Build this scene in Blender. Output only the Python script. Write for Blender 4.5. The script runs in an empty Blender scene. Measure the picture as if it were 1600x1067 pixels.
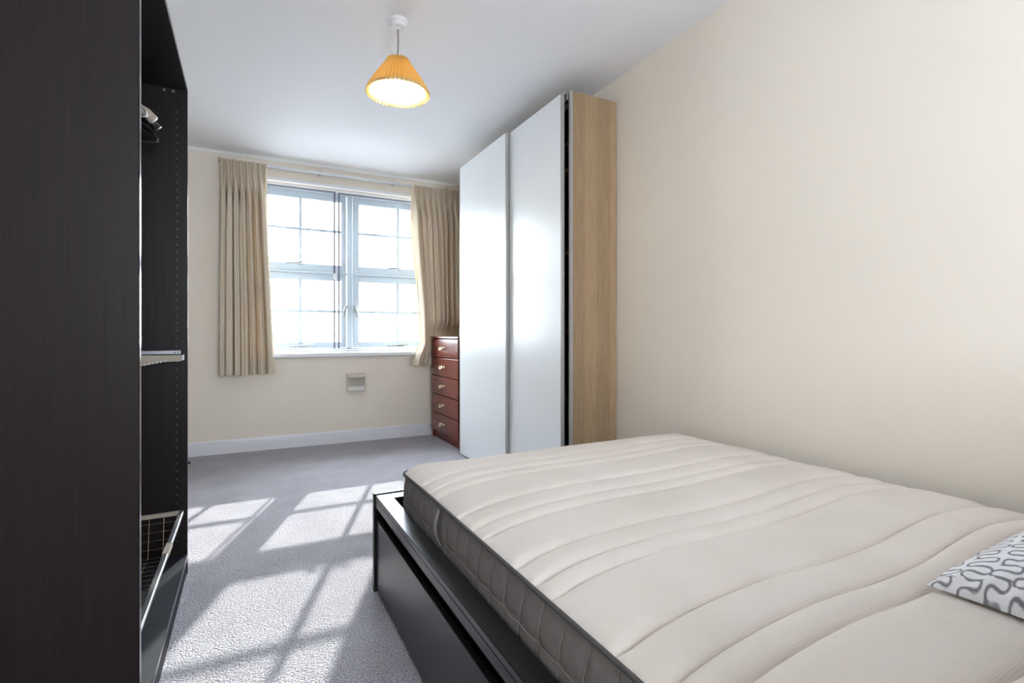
import bpy, bmesh, math, random
import numpy as np
from mathutils import Vector, Matrix

random.seed(7)
PI = math.pi
S = bpy.context.scene
COL = S.collection

# ------------------------------------------------------------------ camera
YAW = math.atan(413 / 800.0)
cam_d = bpy.data.cameras.new('camera')
cam_d.sensor_width = 36.0
cam_d.lens = 18.0
cam_d.shift_y = -11.5 / 1600
cam_d.clip_start = 0.02
cam = bpy.data.objects.new('camera', cam_d)
cam.location = (0, 0, 0.99)
cam.rotation_euler = (PI / 2, 0, -YAW)
COL.objects.link(cam)
S.camera = cam

# ------------------------------------------------------------------ world, sun, exposure
W = bpy.data.worlds.new('sky')
S.world = W
W.use_nodes = True
bg = W.node_tree.nodes['Background']
bg.inputs['Color'].default_value = (0.83, 0.89, 1.0, 1)
bg.inputs['Strength'].default_value = 9.0

sun_d = bpy.data.lights.new('sun', 'SUN')
sun_d.energy = 2.7
sun_d.angle = math.radians(0.6)
sun_d.color = (1.0, 0.97, 0.92)
sun = bpy.data.objects.new('sun', sun_d)
COL.objects.link(sun)
sun.location = (5, 12, 9)
sun.rotation_euler = Vector((0.366, 1.0, 0.584)).to_track_quat('Z', 'Y').to_euler()

portal_d = bpy.data.lights.new('window_portal', 'AREA')     # sampling aid only: gives no light of its own
portal_d.shape = 'RECTANGLE'
portal_d.size = 1.78
portal_d.size_y = 1.46
portal_d.cycles.is_portal = True
portal = bpy.data.objects.new('window_portal', portal_d)
COL.objects.link(portal)
portal.location = (0.875, 5.24, 1.57)
portal.rotation_euler = (-PI / 2, 0, 0)

portal2_d = portal_d.copy()
portal2_d.size = 1.0
portal2_d.size_y = 1.05
portal2 = bpy.data.objects.new('added_window_portal', portal2_d)
COL.objects.link(portal2)
portal2.location = (0.55, -1.42, 1.50)
portal2.rotation_euler = (PI / 2, 0, 0)

vs = S.view_settings
vs.view_transform = 'Standard'
vs.look = 'None'
vs.exposure = 1.83
vs.gamma = 1.0
vs.use_curve_mapping = False

# ------------------------------------------------------------------ materials
MATS = {}


def nt(name):
    m = bpy.data.materials.new(name)
    m.use_nodes = True
    MATS[name] = m
    t = m.node_tree
    return m, t, t.nodes['Principled BSDF']


def setp(b, col=None, rough=None, metal=None, spec=None):
    if col is not None: b.inputs['Base Color'].default_value = (*col, 1)
    if rough is not None: b.inputs['Roughness'].default_value = rough
    if metal is not None: b.inputs['Metallic'].default_value = metal
    if spec is not None: b.inputs['Specular IOR Level'].default_value = spec


def plain(name, col, rough=0.5, metal=0.0, spec=0.5, bump=0.0, bscale=300.0, var=0.0, vscale=4.0):
    """a principled material with fine procedural relief and slight tone variation"""
    m, t, b = nt(name)
    setp(b, col, rough, metal, spec)
    tc = t.nodes.new('ShaderNodeTexCoord')
    if bump > 0:
        n = t.nodes.new('ShaderNodeTexNoise'); n.inputs['Scale'].default_value = bscale
        n.inputs['Detail'].default_value = 3
        bp = t.nodes.new('ShaderNodeBump'); bp.inputs['Strength'].default_value = bump
        bp.inputs['Distance'].default_value = 0.002
        t.links.new(tc.outputs['Object'], n.inputs['Vector'])
        t.links.new(n.outputs['Fac'], bp.inputs['Height'])
        t.links.new(bp.outputs['Normal'], b.inputs['Normal'])
    n2 = t.nodes.new('ShaderNodeTexNoise'); n2.inputs['Scale'].default_value = vscale
    n2.inputs['Detail'].default_value = 4
    t.links.new(tc.outputs['Object'], n2.inputs['Vector'])
    mx = t.nodes.new('ShaderNodeMix'); mx.data_type = 'RGBA'
    mx.inputs['A'].default_value = tuple(c * (1 - var) for c in col) + (1,)
    mx.inputs['B'].default_value = tuple(min(1, c * (1 + var)) for c in col) + (1,)
    t.links.new(n2.outputs['Fac'], mx.inputs['Factor'])
    t.links.new(mx.outputs['Result'], b.inputs['Base Color'])
    return m


def grain(name, c1, c2, rough, stretch, scale=6.0, bands=None, bump=0.15, spec=0.5):
    """wood: noise stretched along the grain, optional broad plank bands along x"""
    m, t, b = nt(name)
    setp(b, c1, rough, 0, spec)
    tc = t.nodes.new('ShaderNodeTexCoord')
    mp = t.nodes.new('ShaderNodeMapping'); mp.inputs['Scale'].default_value = stretch
    t.links.new(tc.outputs['Object'], mp.inputs['Vector'])
    n = t.nodes.new('ShaderNodeTexNoise'); n.inputs['Scale'].default_value = scale
    n.inputs['Detail'].default_value = 8; n.inputs['Roughness'].default_value = 0.7
    n.inputs['Distortion'].default_value = 0.4
    t.links.new(mp.outputs['Vector'], n.inputs['Vector'])
    cr = t.nodes.new('ShaderNodeValToRGB')
    cr.color_ramp.elements[0].position = 0.32; cr.color_ramp.elements[0].color = (*c1, 1)
    cr.color_ramp.elements[1].position = 0.68; cr.color_ramp.elements[1].color = (*c2, 1)
    t.links.new(n.outputs['Fac'], cr.inputs['Fac'])
    out = cr.outputs['Color']
    if bands:
        sx = t.nodes.new('ShaderNodeSeparateXYZ'); t.links.new(tc.outputs['Object'], sx.inputs['Vector'])
        mr = t.nodes.new('ShaderNodeMapRange')
        mr.inputs['From Min'].default_value = bands[0]; mr.inputs['From Max'].default_value = bands[1]
        t.links.new(sx.outputs['X'], mr.inputs['Value'])
        br = t.nodes.new('ShaderNodeValToRGB'); br.color_ramp.interpolation = 'CONSTANT'
        els = bands[2]
        br.color_ramp.elements[0].position = els[0][0]; br.color_ramp.elements[0].color = (*[els[0][1]] * 3, 1)
        br.color_ramp.elements[1].position = els[1][0]; br.color_ramp.elements[1].color = (*[els[1][1]] * 3, 1)
        for p, v in els[2:]:
            e = br.color_ramp.elements.new(p); e.color = (v, v, v, 1)
        t.links.new(mr.outputs['Result'], br.inputs['Fac'])
        mu = t.nodes.new('ShaderNodeMix'); mu.data_type = 'RGBA'; mu.blend_type = 'MULTIPLY'
        mu.inputs['Factor'].default_value = 1
        t.links.new(out, mu.inputs['A']); t.links.new(br.outputs['Color'], mu.inputs['B'])
        out = mu.outputs['Result']
    t.links.new(out, b.inputs['Base Color'])
    bp = t.nodes.new('ShaderNodeBump'); bp.inputs['Strength'].default_value = bump
    bp.inputs['Distance'].default_value = 0.001
    t.links.new(n.outputs['Fac'], bp.inputs['Height'])
    t.links.new(bp.outputs['Normal'], b.inputs['Normal'])
    return m


def cloth(name, col, trans, tcol, wscale=500.0, bump=0.3):
    """woven cloth: diffuse mixed with translucency, so light from behind glows through"""
    m, t, b = nt(name)
    out = t.nodes['Material Output']
    setp(b, col, 0.9, 0, 0.1)
    tr = t.nodes.new('ShaderNodeBsdfTranslucent'); tr.inputs['Color'].default_value = (*tcol, 1)
    mx = t.nodes.new('ShaderNodeMixShader'); mx.inputs['Fac'].default_value = trans
    t.links.new(b.outputs['BSDF'], mx.inputs[1]); t.links.new(tr.outputs['BSDF'], mx.inputs[2])
    t.links.new(mx.outputs['Shader'], out.inputs['Surface'])
    tc = t.nodes.new('ShaderNodeTexCoord')
    n = t.nodes.new('ShaderNodeTexNoise'); n.inputs['Scale'].default_value = wscale
    t.links.new(tc.outputs['Object'], n.inputs['Vector'])
    bp = t.nodes.new('ShaderNodeBump'); bp.inputs['Strength'].default_value = bump
    bp.inputs['Distance'].default_value = 0.001
    t.links.new(n.outputs['Fac'], bp.inputs['Height'])
    t.links.new(bp.outputs['Normal'], b.inputs['Normal'])
    return m


plain('wall_paint', (0.84, 0.765, 0.665), 0.55, 0, 0.25, 0.06, 180, 0.012, 1.5)
plain('ceiling_paint', (0.88, 0.88, 0.90), 0.8, 0, 0.2, 0.05, 150, 0.008, 1.2)
plain('gloss_white', (0.82, 0.83, 0.85), 0.3, 0, 0.5, 0.02, 60, 0.01)
plain('skirting_white', (0.80, 0.80, 0.84), 0.35, 0, 0.5, 0.02, 60, 0.01)
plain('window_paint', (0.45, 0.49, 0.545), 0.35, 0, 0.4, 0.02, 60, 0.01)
plain('aluminium', (0.70, 0.71, 0.74), 0.35, 0.6, 0.5, 0.0, 1, 0.02)
plain('grey_aluminium', (0.16, 0.155, 0.19), 0.4, 0.3, 0.5, 0.0, 1, 0.02)
plain('dark_seal', (0.05, 0.045, 0.07), 0.5)
plain('steel', (0.62, 0.63, 0.64), 0.3, 1.0, 0.5, 0, 1, 0.03)
plain('brass', (0.82, 0.71, 0.50), 0.25, 1.0, 0.5, 0, 1, 0.05, 60)
plain('bronze', (0.40, 0.39, 0.36), 0.4, 1.0, 0.5, 0, 1, 0.05, 60)
plain('white_plastic', (0.80, 0.80, 0.82), 0.4, 0, 0.5, 0, 1, 0.01)
plain('black_plastic', (0.015, 0.014, 0.015), 0.35)
plain('cream_plastic', (0.42, 0.36, 0.29), 0.5, 0, 0.4, 0.05, 80, 0.04, 30)
plain('vent_cream', (0.60, 0.55, 0.48), 0.6, 0, 0.3, 0.2, 200, 0.06, 60)
plain('vent_pale', (0.72, 0.71, 0.67), 0.5, 0, 0.3, 0.2, 120, 0.08, 60)
plain('door_white', (0.80, 0.82, 0.84), 0.30, 0, 0.6, 0.015, 40, 0.006)
plain('door_edge', (0.40, 0.385, 0.365), 0.45, 0.2, 0.5, 0, 1, 0.02)
plain('porcelain', (0.85, 0.83, 0.78), 0.15)
plain('shelf_wood', (0.30, 0.22, 0.15), 0.5, 0, 0.4, 0, 1, 0.1, 8)
grain('oak', (0.29, 0.19, 0.108), (0.45, 0.315, 0.19), 0.5, (34, 34, 0.9), 5,
      (1.628 - 1.77, 1.936 - 1.77, [(0.0, 0.88), (0.26, 1.04), (0.53, 0.92), (0.85, 1.10)]), 0.15, 0.3)
grain('mahogany', (0.15, 0.032, 0.021), (0.21, 0.050, 0.032), 0.22, (3, 0.8, 14), 5, None, 0.12)
grain('black_brown', (0.007, 0.0045, 0.0045), (0.015, 0.010, 0.009), 0.42, (30, 30, 1.0), 4, None, 0.10, 0.25)
grain('bed_black', (0.006, 0.006, 0.007), (0.018, 0.017, 0.018), 0.3, (14, 0.9, 14), 5, None, 0.25)
plain('wardrobe_base', (0.016, 0.017, 0.024), 0.55, 0, 0.15, 0.05, 90, 0.25, 9)
cloth('curtain_cloth', (0.66, 0.57, 0.455), 0.06, (0.80, 0.60, 0.30), 420, 0.4)
cloth('lining_cloth', (0.75, 0.70, 0.60), 0.25, (0.85, 0.64, 0.30), 600, 0.2)
cloth('shade_cloth', (0.72, 0.47, 0.14), 0.12, (0.95, 0.55, 0.12), 300, 0.15)
cloth('shade_lining', (0.90, 0.86, 0.74), 0.25, (0.95, 0.70, 0.30), 300, 0.1)
plain('shade_stitch', (0.62, 0.42, 0.13), 0.8)
plain('cord_grey', (0.30, 0.26, 0.24), 0.6)
plain('facade', (0.80, 0.78, 0.75), 0.8, 0, 0.2, 0.1, 20, 0.03)
plain('facade_trim', (0.55, 0.55, 0.56), 0.6)
plain('outside_ground', (0.16, 0.16, 0.165), 0.9, 0, 0.2, 0.1, 10, 0.1)
plain('mattress_grey', (0.21, 0.195, 0.19), 0.9, 0, 0.15, 0.35, 600, 0.12, 25)
plain('stitch_thread', (0.33, 0.315, 0.305), 0.8)
plain('edge_gloss', (0.010, 0.008, 0.008), 0.14, 0, 0.6)
plain('pin_hole', (0.10, 0.085, 0.07), 0.5)
plain('piping_grey', (0.10, 0.095, 0.095), 0.9, 0, 0.1, 0.3, 900, 0.05)
plain('handle_grey', (0.24, 0.225, 0.215), 0.9, 0, 0.1, 0.3, 900, 0.1)

# window glass: lets daylight straight through and reflects a little
m, t, b = nt('clear_glass')
out = t.nodes['Material Output']
tr = t.nodes.new('ShaderNodeBsdfTransparent'); tr.inputs['Color'].default_value = (0.97, 0.985, 0.98, 1)
gl = t.nodes.new('ShaderNodeBsdfGlossy'); gl.inputs['Roughness'].default_value = 0.02
fr = t.nodes.new('ShaderNodeFresnel'); fr.inputs['IOR'].default_value = 1.12
mx = t.nodes.new('ShaderNodeMixShader')
t.links.new(fr.outputs['Fac'], mx.inputs['Fac'])
t.links.new(tr.outputs['BSDF'], mx.inputs[1]); t.links.new(gl.outputs['BSDF'], mx.inputs[2])
t.links.new(mx.outputs['Shader'], out.inputs['Surface'])
t.nodes.remove(b)

# light bulb
m, t, b = nt('bulb_glow')
setp(b, (1, 0.95, 0.85), 0.4)
b.inputs['Emission Color'].default_value = (1.0, 0.84, 0.58, 1)
b.inputs['Emission Strength'].default_value = 22

# carpet
m, t, b = nt('carpet')
setp(b, (0.3, 0.3, 0.33), 0.95, 0, 0.1)
b.inputs['Sheen Weight'].default_value = 0.25
b.inputs['Sheen Roughness'].default_value = 0.5
tc = t.nodes.new('ShaderNodeTexCoord')
n1 = t.nodes.new('ShaderNodeTexNoise'); n1.inputs['Scale'].default_value = 190; n1.inputs['Detail'].default_value = 3
n2 = t.nodes.new('ShaderNodeTexNoise'); n2.inputs['Scale'].default_value = 5; n2.inputs['Detail'].default_value = 5
vo = t.nodes.new('ShaderNodeTexVoronoi'); vo.inputs['Scale'].default_value = 165
for n in (n1, n2, vo): t.links.new(tc.outputs['Object'], n.inputs['Vector'])
cr = t.nodes.new('ShaderNodeValToRGB')
cr.color_ramp.elements[0].position = 0.36; cr.color_ramp.elements[0].color = (0.29, 0.27, 0.31, 1)
cr.color_ramp.elements[1].position = 0.64; cr.color_ramp.elements[1].color = (0.77, 0.74, 0.80, 1)
t.links.new(n1.outputs['Fac'], cr.inputs['Fac'])
mr = t.nodes.new('ShaderNodeMapRange'); mr.inputs['From Min'].default_value = 0.3; mr.inputs['From Max'].default_value = 0.7
mr.inputs['To Min'].default_value = 0.9; mr.inputs['To Max'].default_value = 1.08
t.links.new(n2.outputs['Fac'], mr.inputs['Value'])
mu = t.nodes.new('ShaderNodeMix'); mu.data_type = 'RGBA'; mu.blend_type = 'MULTIPLY'; mu.inputs['Factor'].default_value = 1
t.links.new(cr.outputs['Color'], mu.inputs['A']); t.links.new(mr.outputs['Result'], mu.inputs['B'])
t.links.new(mu.outputs['Result'], b.inputs['Base Color'])
ad = t.nodes.new('ShaderNodeMath'); ad.operation = 'SUBTRACT'
t.links.new(n1.outputs['Fac'], ad.inputs[0]); t.links.new(vo.outputs['Distance'], ad.inputs[1])
bp = t.nodes.new('ShaderNodeBump'); bp.inputs['Strength'].default_value = 1.0; bp.inputs['Distance'].default_value = 0.009
t.links.new(ad.outputs['Value'], bp.inputs['Height']); t.links.new(bp.outputs['Normal'], b.inputs['Normal'])

# mattress top: cream knit
m, t, b = nt('mattress_knit')
setp(b, (0.66, 0.61, 0.555), 0.9, 0, 0.1)
tc = t.nodes.new('ShaderNodeTexCoord')
w1 = t.nodes.new('ShaderNodeTexWave'); w1.inputs['Scale'].default_value = 110; w1.bands_direction = 'X'
w2 = t.nodes.new('ShaderNodeTexWave'); w2.inputs['Scale'].default_value = 120; w2.bands_direction = 'Y'
w1.inputs['Distortion'].default_value = 1.5; w2.inputs['Distortion'].default_value = 1.5
n2 = t.nodes.new('ShaderNodeTexNoise'); n2.inputs['Scale'].default_value = 3.5; n2.inputs['Detail'].default_value = 5
for n in (w1, w2, n2): t.links.new(tc.outputs['Object'], n.inputs['Vector'])
mm = t.nodes.new('ShaderNodeMath'); mm.operation = 'MULTIPLY'
t.links.new(w1.outputs['Fac'], mm.inputs[0]); t.links.new(w2.outputs['Fac'], mm.inputs[1])
bp = t.nodes.new('ShaderNodeBump'); bp.inputs['Strength'].default_value = 0.35; bp.inputs['Distance'].default_value = 0.002
t.links.new(mm.outputs['Value'], bp.inputs['Height']); t.links.new(bp.outputs['Normal'], b.inputs['Normal'])
cr = t.nodes.new('ShaderNodeValToRGB')
cr.color_ramp.elements[0].position = 0.3; cr.color_ramp.elements[0].color = (0.70, 0.635, 0.575, 1)
cr.color_ramp.elements[1].position = 0.6; cr.color_ramp.elements[1].color = (0.76, 0.695, 0.64, 1)
t.links.new(n2.outputs['Fac'], cr.inputs['Fac']); t.links.new(cr.outputs['Color'], b.inputs['Base Color'])

# pillow print: the squiggle lines come as a colour attribute
m, t, b = nt('squiggle_print')
setp(b, (0.8, 0.8, 0.82), 0.9, 0, 0.1)
at = t.nodes.new('ShaderNodeVertexColor'); at.layer_name = 'print'
t.links.new(at.outputs['Color'], b.inputs['Base Color'])
tc = t.nodes.new('ShaderNodeTexCoord')
n = t.nodes.new('ShaderNodeTexNoise'); n.inputs['Scale'].default_value = 700
t.links.new(tc.outputs['Object'], n.inputs['Vector'])
bp = t.nodes.new('ShaderNodeBump'); bp.inputs['Strength'].default_value = 0.2; bp.inputs['Distance'].default_value = 0.001
t.links.new(n.outputs['Fac'], bp.inputs['Height']); t.links.new(bp.outputs['Normal'], b.inputs['Normal'])


# ------------------------------------------------------------------ mesh helpers
class MB:
    """collects shapes given in world coordinates; build() links them as one mesh object"""

    def __init__(s):
        s.v = []; s.f = []

    def add(s, vs, fs):
        o = len(s.v)
        s.v += [tuple(p) for p in vs]
        s.f += [tuple(i + o for i in q) for q in fs]
        return s

    def box(s, x0, x1, y0, y1, z0, z1, bev=0.0, seg=1):
        if bev > 0:
            bm = bmesh.new()
            bmesh.ops.create_cube(bm, size=1)
            for v in bm.verts:
                v.co = Vector(((x0 + x1) / 2 + v.co.x * (x1 - x0), (y0 + y1) / 2 + v.co.y * (y1 - y0), (z0 + z1) / 2 + v.co.z * (z1 - z0)))
            bmesh.ops.bevel(bm, geom=list(bm.edges), offset=bev, segments=seg, affect='EDGES', profile=0.5)
            bm.verts.index_update()
            vs = [v.co[:] for v in bm.verts]; fs = [[v.index for v in f.verts] for f in bm.faces]
            bm.free()
            return s.add(vs, fs)
        vs = [(x, y, z) for z in (z0, z1) for y in (y0, y1) for x in (x0, x1)]
        return s.add(vs, [(0, 2, 3, 1), (4, 5, 7, 6), (0, 1, 5, 4), (2, 6, 7, 3), (0, 4, 6, 2), (1, 3, 7, 5)])

    def tube(s, path, r, n=8, closed=False, caps=True):
        P = [Vector(p) for p in path]; L = len(P)
        rr = r if isinstance(r, (list, tuple)) else [r] * L
        up = None; rings = []
        for i in range(L):
            a = P[i - 1] if (i > 0 or closed) else P[i]
            c = P[(i + 1) % L] if (i < L - 1 or closed) else P[i]
            d = (c - a).normalized()
            if up is None:
                up = Vector((0, 0, 1)) if abs(d.z) < 0.9 else Vector((1, 0, 0))
            u = d.cross(up)
            if u.length < 1e-5:
                u = d.orthogonal()
            u.normalize(); w = u.cross(d).normalized(); up = w
            rings.append([P[i] + (u * math.cos(2 * PI * k / n) + w * math.sin(2 * PI * k / n)) * rr[i] for k in range(n)])
        vs = [p for q in rings for p in q]; fs = []
        for i in range(L if closed else L - 1):
            j = (i + 1) % L
            for k in range(n):
                fs.append((i * n + k, i * n + (k + 1) % n, j * n + (k + 1) % n, j * n + k))
        if caps and not closed:
            fs.append(tuple(range(n - 1, -1, -1))); fs.append(tuple((L - 1) * n + k for k in range(n)))
        return s.add(vs, fs)

    def lathe(s, prof, c, n=32, rmod=None):
        vs = []; fs = []
        for j, (r, z) in enumerate(prof):
            for k in range(n):
                a = 2 * PI * k / n
                q = r * (rmod(k, j) if rmod else 1)
                vs.append((c[0] + q * math.cos(a), c[1] + q * math.sin(a), c[2] + z))
        for j in range(len(prof) - 1):
            for k in range(n):
                fs.append((j * n + k, j * n + (k + 1) % n, (j + 1) * n + (k + 1) % n, (j + 1) * n + k))
        return s.add(vs, fs)

    def prism(s, poly, axis, a0, a1):
        """poly in the two other axes (order x,y / x,z / y,z), extruded along axis from a0 to a1"""
        n = len(poly)
        def mk(p, a):
            return {'x': (a, p[0], p[1]), 'y': (p[0], a, p[1]), 'z': (p[0], p[1], a)}[axis]
        vs = [mk(p, a0) for p in poly] + [mk(p, a1) for p in poly]
        fs = [tuple(range(n - 1, -1, -1)), tuple(range(n, 2 * n))]
        fs += [(i, (i + 1) % n, n + (i + 1) % n, n + i) for i in range(n)]
        return s.add(vs, fs)

    def grid(s, fn, nu, nv):
        vs = [fn(i / nu, j / nv) for j in range(nv + 1) for i in range(nu + 1)]
        fs = [(j * (nu + 1) + i, j * (nu + 1) + i + 1, (j + 1) * (nu + 1) + i + 1, (j + 1) * (nu + 1) + i) for j in range(nv) for i in range(nu)]
        return s.add(vs, fs)

    def mesh(s, name, mat, off=(0, 0, 0), smooth=False, fix=True):
        me = bpy.data.meshes.new(name)
        me.from_pydata([(p[0] - off[0], p[1] - off[1], p[2] - off[2]) for p in s.v], [], s.f)
        if fix:
            bm = bmesh.new(); bm.from_mesh(me)
            bmesh.ops.recalc_face_normals(bm, faces=bm.faces)
            bm.to_mesh(me); bm.free()
        me.materials.append(MATS[mat])
        if smooth:
            me.polygons.foreach_set('use_smooth', [True] * len(me.polygons))
        me.update()
        return me

    def build(s, name, mat, parent=None, smooth=False, fix=True, at=None):
        """at: world point used as origin of a top-level mesh"""
        off = ORG.get(parent.name, (0, 0, 0)) if parent else (at or (0, 0, 0))
        o = bpy.data.objects.new(name, s.mesh(name, mat, off, smooth, fix))
        COL.objects.link(o)
        if parent: o.parent = parent
        else: o.location = off
        ORG[o.name] = off
        return o


ORG = {}


def thing(name, loc, label=None, cat=None, group=None, kind=None):
    o = bpy.data.objects.new(name, None)
    o.empty_display_size = 0.05
    o.location = loc
    COL.objects.link(o)
    ORG[o.name] = tuple(loc)
    return tag(o, label, cat, group, kind)


def tag(o, label=None, cat=None, group=None, kind=None):
    if label: o['label'] = label
    if cat: o['category'] = cat
    if group: o['group'] = group
    if kind: o['kind'] = kind
    return o


def BX(*a, **k): return MB().box(*a, **k)


def struct(o, label, cat):
    return tag(o, label, cat, None, 'structure')


# ------------------------------------------------------------------ room shell
XL, XR, YF, YB, H = -0.82, 1.94, 4.865, -1.3, 2.5
WX0, WX1, WZ0, WZ1 = -0.03, 1.78, 0.80, 2.345       # window opening
struct(BX(XL - 0.1, XR + 0.1, YB - 0.1, YF + 0.02, -0.1, 0.0).build('floor', 'carpet'), 'grey cut-pile carpet covering the bedroom floor', 'floor')
struct(BX(XL - 0.1, XR + 0.1, YB - 0.1, YF + 0.42, H, H + 0.1).build('ceiling', 'ceiling_paint'), 'smooth white painted ceiling with a pendant lamp', 'ceiling')
struct(BX(XR, XR + 0.1, YB, YF, 0, H).build('wall_right', 'wall_paint'), 'plain cream wall along the bed and tall wardrobe', 'wall')
struct(BX(XL - 0.1, XL, YB, YF, 0, H).build('wall_left', 'wall_paint'), 'cream wall behind the open black wardrobe', 'wall')
RX0_, RX1_, RZ0_, RZ1_ = 0.05, 1.05, 1.00, 2.05       # opening for the added, unseen window behind the camera
wb = MB()
wb.box(XL - 0.1, RX0_, YB - 0.1, YB, 0, H).box(RX1_, XR + 0.1, YB - 0.1, YB, 0, H)
wb.box(RX0_, RX1_, YB - 0.1, YB, 0, RZ0_).box(RX0_, RX1_, YB - 0.1, YB, RZ1_, H)
struct(wb.build('wall_back', 'wall_paint'), 'cream wall behind the camera, cut for an added fill-light window', 'wall')
wf = MB()
wf.box(XL - 0.1, WX0, YF, YF + 0.40, 0, H).box(WX1, XR + 0.1, YF, YF + 0.40, 0, H)
wf.box(WX0, WX1, YF, YF + 0.40, WZ1, H).box(WX0, WX1, YF, YF + 0.40, 0, WZ0)
struct(wf.build('wall_far', 'wall_paint'), 'cream wall around the bright window', 'wall')


def skirting(name, a, b, axis, face, label):
    """profiled skirting board: flat board, small groove, rounded top"""
    prof = [(0, 0), (0.016, 0), (0.016, 0.078), (0.012, 0.082), (0.012, 0.088), (0.015, 0.092), (0.013, 0.104), (0.006, 0.112), (0, 0.113)]
    mb = MB()
    if axis == 'x':
        mb.prism([(face - d, z) for d, z in prof], 'x', a, b)
    else:
        sgn = -1 if face > 0 else 1
        mb.prism([(face + sgn * d, z) for d, z in prof], 'y', a, b)
    struct(mb.build(name, 'skirting_white'), label, 'skirting board')


skirting('baseboard_far', XL, XR, 'x', YF, 'white skirting board under the window wall')
skirting('baseboard_right', YB, YF - 0.016, 'y', XR, 'white skirting board along the right wall behind the bed')
skirting('baseboard_left', YB, YF - 0.016, 'y', XL, 'white skirting board along the wall behind the open wardrobe')

# fine bead where the far wall meets the ceiling
struct(MB().prism([(YF, H), (YF - 0.022, H), (YF - 0.020, H - 0.006), (YF - 0.007, H - 0.018), (YF, H - 0.020)], 'x', XL, XR).build('trim_1', 'ceiling_paint'),
       'thin white bead between ceiling and window wall', 'trim')
# window sill board with rounded nose
sill = [(YF + 0.25, 0.80), (YF + 0.25, 0.826), (YF - 0.030, 0.826), (YF - 0.042, 0.822), (YF - 0.048, 0.812), (YF - 0.048, 0.796), (YF - 0.042, 0.786), (YF - 0.030, 0.782), (YF, 0.782), (YF, 0.80)]
struct(MB().prism(sill, 'x', WX0 - 0.0, WX1).build('trim_2', 'gloss_white'), 'white window sill board with a rounded nose', 'window sill')

# ------------------------------------------------------------------ window 1: timber casements
YW = 5.15
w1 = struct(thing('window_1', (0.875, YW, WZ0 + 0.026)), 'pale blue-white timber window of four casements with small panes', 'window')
Z0, Z1 = 0.826, 2.36
fr = MB()
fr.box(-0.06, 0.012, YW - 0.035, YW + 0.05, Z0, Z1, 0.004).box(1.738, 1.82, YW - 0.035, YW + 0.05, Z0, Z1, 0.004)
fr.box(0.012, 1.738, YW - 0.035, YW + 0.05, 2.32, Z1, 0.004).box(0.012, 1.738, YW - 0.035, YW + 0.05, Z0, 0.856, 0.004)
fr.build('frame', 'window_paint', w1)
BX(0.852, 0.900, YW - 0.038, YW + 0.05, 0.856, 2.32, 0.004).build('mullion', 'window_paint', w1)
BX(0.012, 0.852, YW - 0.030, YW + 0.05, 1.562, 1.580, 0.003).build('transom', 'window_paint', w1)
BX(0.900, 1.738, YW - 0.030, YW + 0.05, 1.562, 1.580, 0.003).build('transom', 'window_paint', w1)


def stay(x, z, parent, up):
    """casement stay: pin plate, bar, curled tail"""
    mb = MB()
    y = YW - 0.036
    mb.box(x - 0.016, x + 0.016, y - 0.010, y, z, z + 0.012, 0.002)
    mb.tube([(x - 0.09, y - 0.016, z + 0.016 - up * 0.006), (x - 0.02, y - 0.018, z + 0.018), (x + 0.03, y - 0.018, z + 0.020 + up * 0.012), (x + 0.06, y - 0.018, z + 0.024 + up * 0.024), (x + 0.085, y - 0.016, z + 0.020 + up * 0.028)],
            [0.006, 0.007, 0.007, 0.006, 0.005], 8)
    mb.box(x - 0.115, x - 0.08, y - 0.022, y, z + 0.006, z + 0.022, 0.003)
    mb.box(x + 0.02, x + 0.05, y - 0.014, y, z + 0.004, z + 0.012, 0.002)
    o = mb.build('casement_stay', 'bronze', parent, True)
    o['label'] = 'metal casement stay'


def casement(x0, x1, z0, z1, gx0, gx1, gz0, gz1, mx, mz):
    y0, y1 = YW - 0.020, YW + 0.022
    mb = MB()
    mb.box(x0, gx0, y0, y1, z0, z1, 0.003).box(gx1, x1, y0, y1, z0, z1, 0.003)
    mb.box(gx0, gx1, y0, y1, z0, gz0, 0.003).box(gx0, gx1, y0, y1, gz1, z1, 0.003)
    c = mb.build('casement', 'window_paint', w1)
    g = 0.0125
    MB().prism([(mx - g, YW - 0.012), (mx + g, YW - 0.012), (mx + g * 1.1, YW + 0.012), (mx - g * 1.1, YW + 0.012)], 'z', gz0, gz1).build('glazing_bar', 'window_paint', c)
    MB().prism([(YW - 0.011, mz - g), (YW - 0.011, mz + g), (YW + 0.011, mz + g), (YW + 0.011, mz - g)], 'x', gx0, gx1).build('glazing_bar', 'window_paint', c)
    for a, b_ in ((gx0, mx - g), (mx + g, gx1)):
        for p, q in ((gz0, mz - g), (mz + g, gz1)):
            BX(a, b_, YW + 0.001, YW + 0.005, p, q).build('pane', 'clear_glass', c)
    return c


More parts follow.
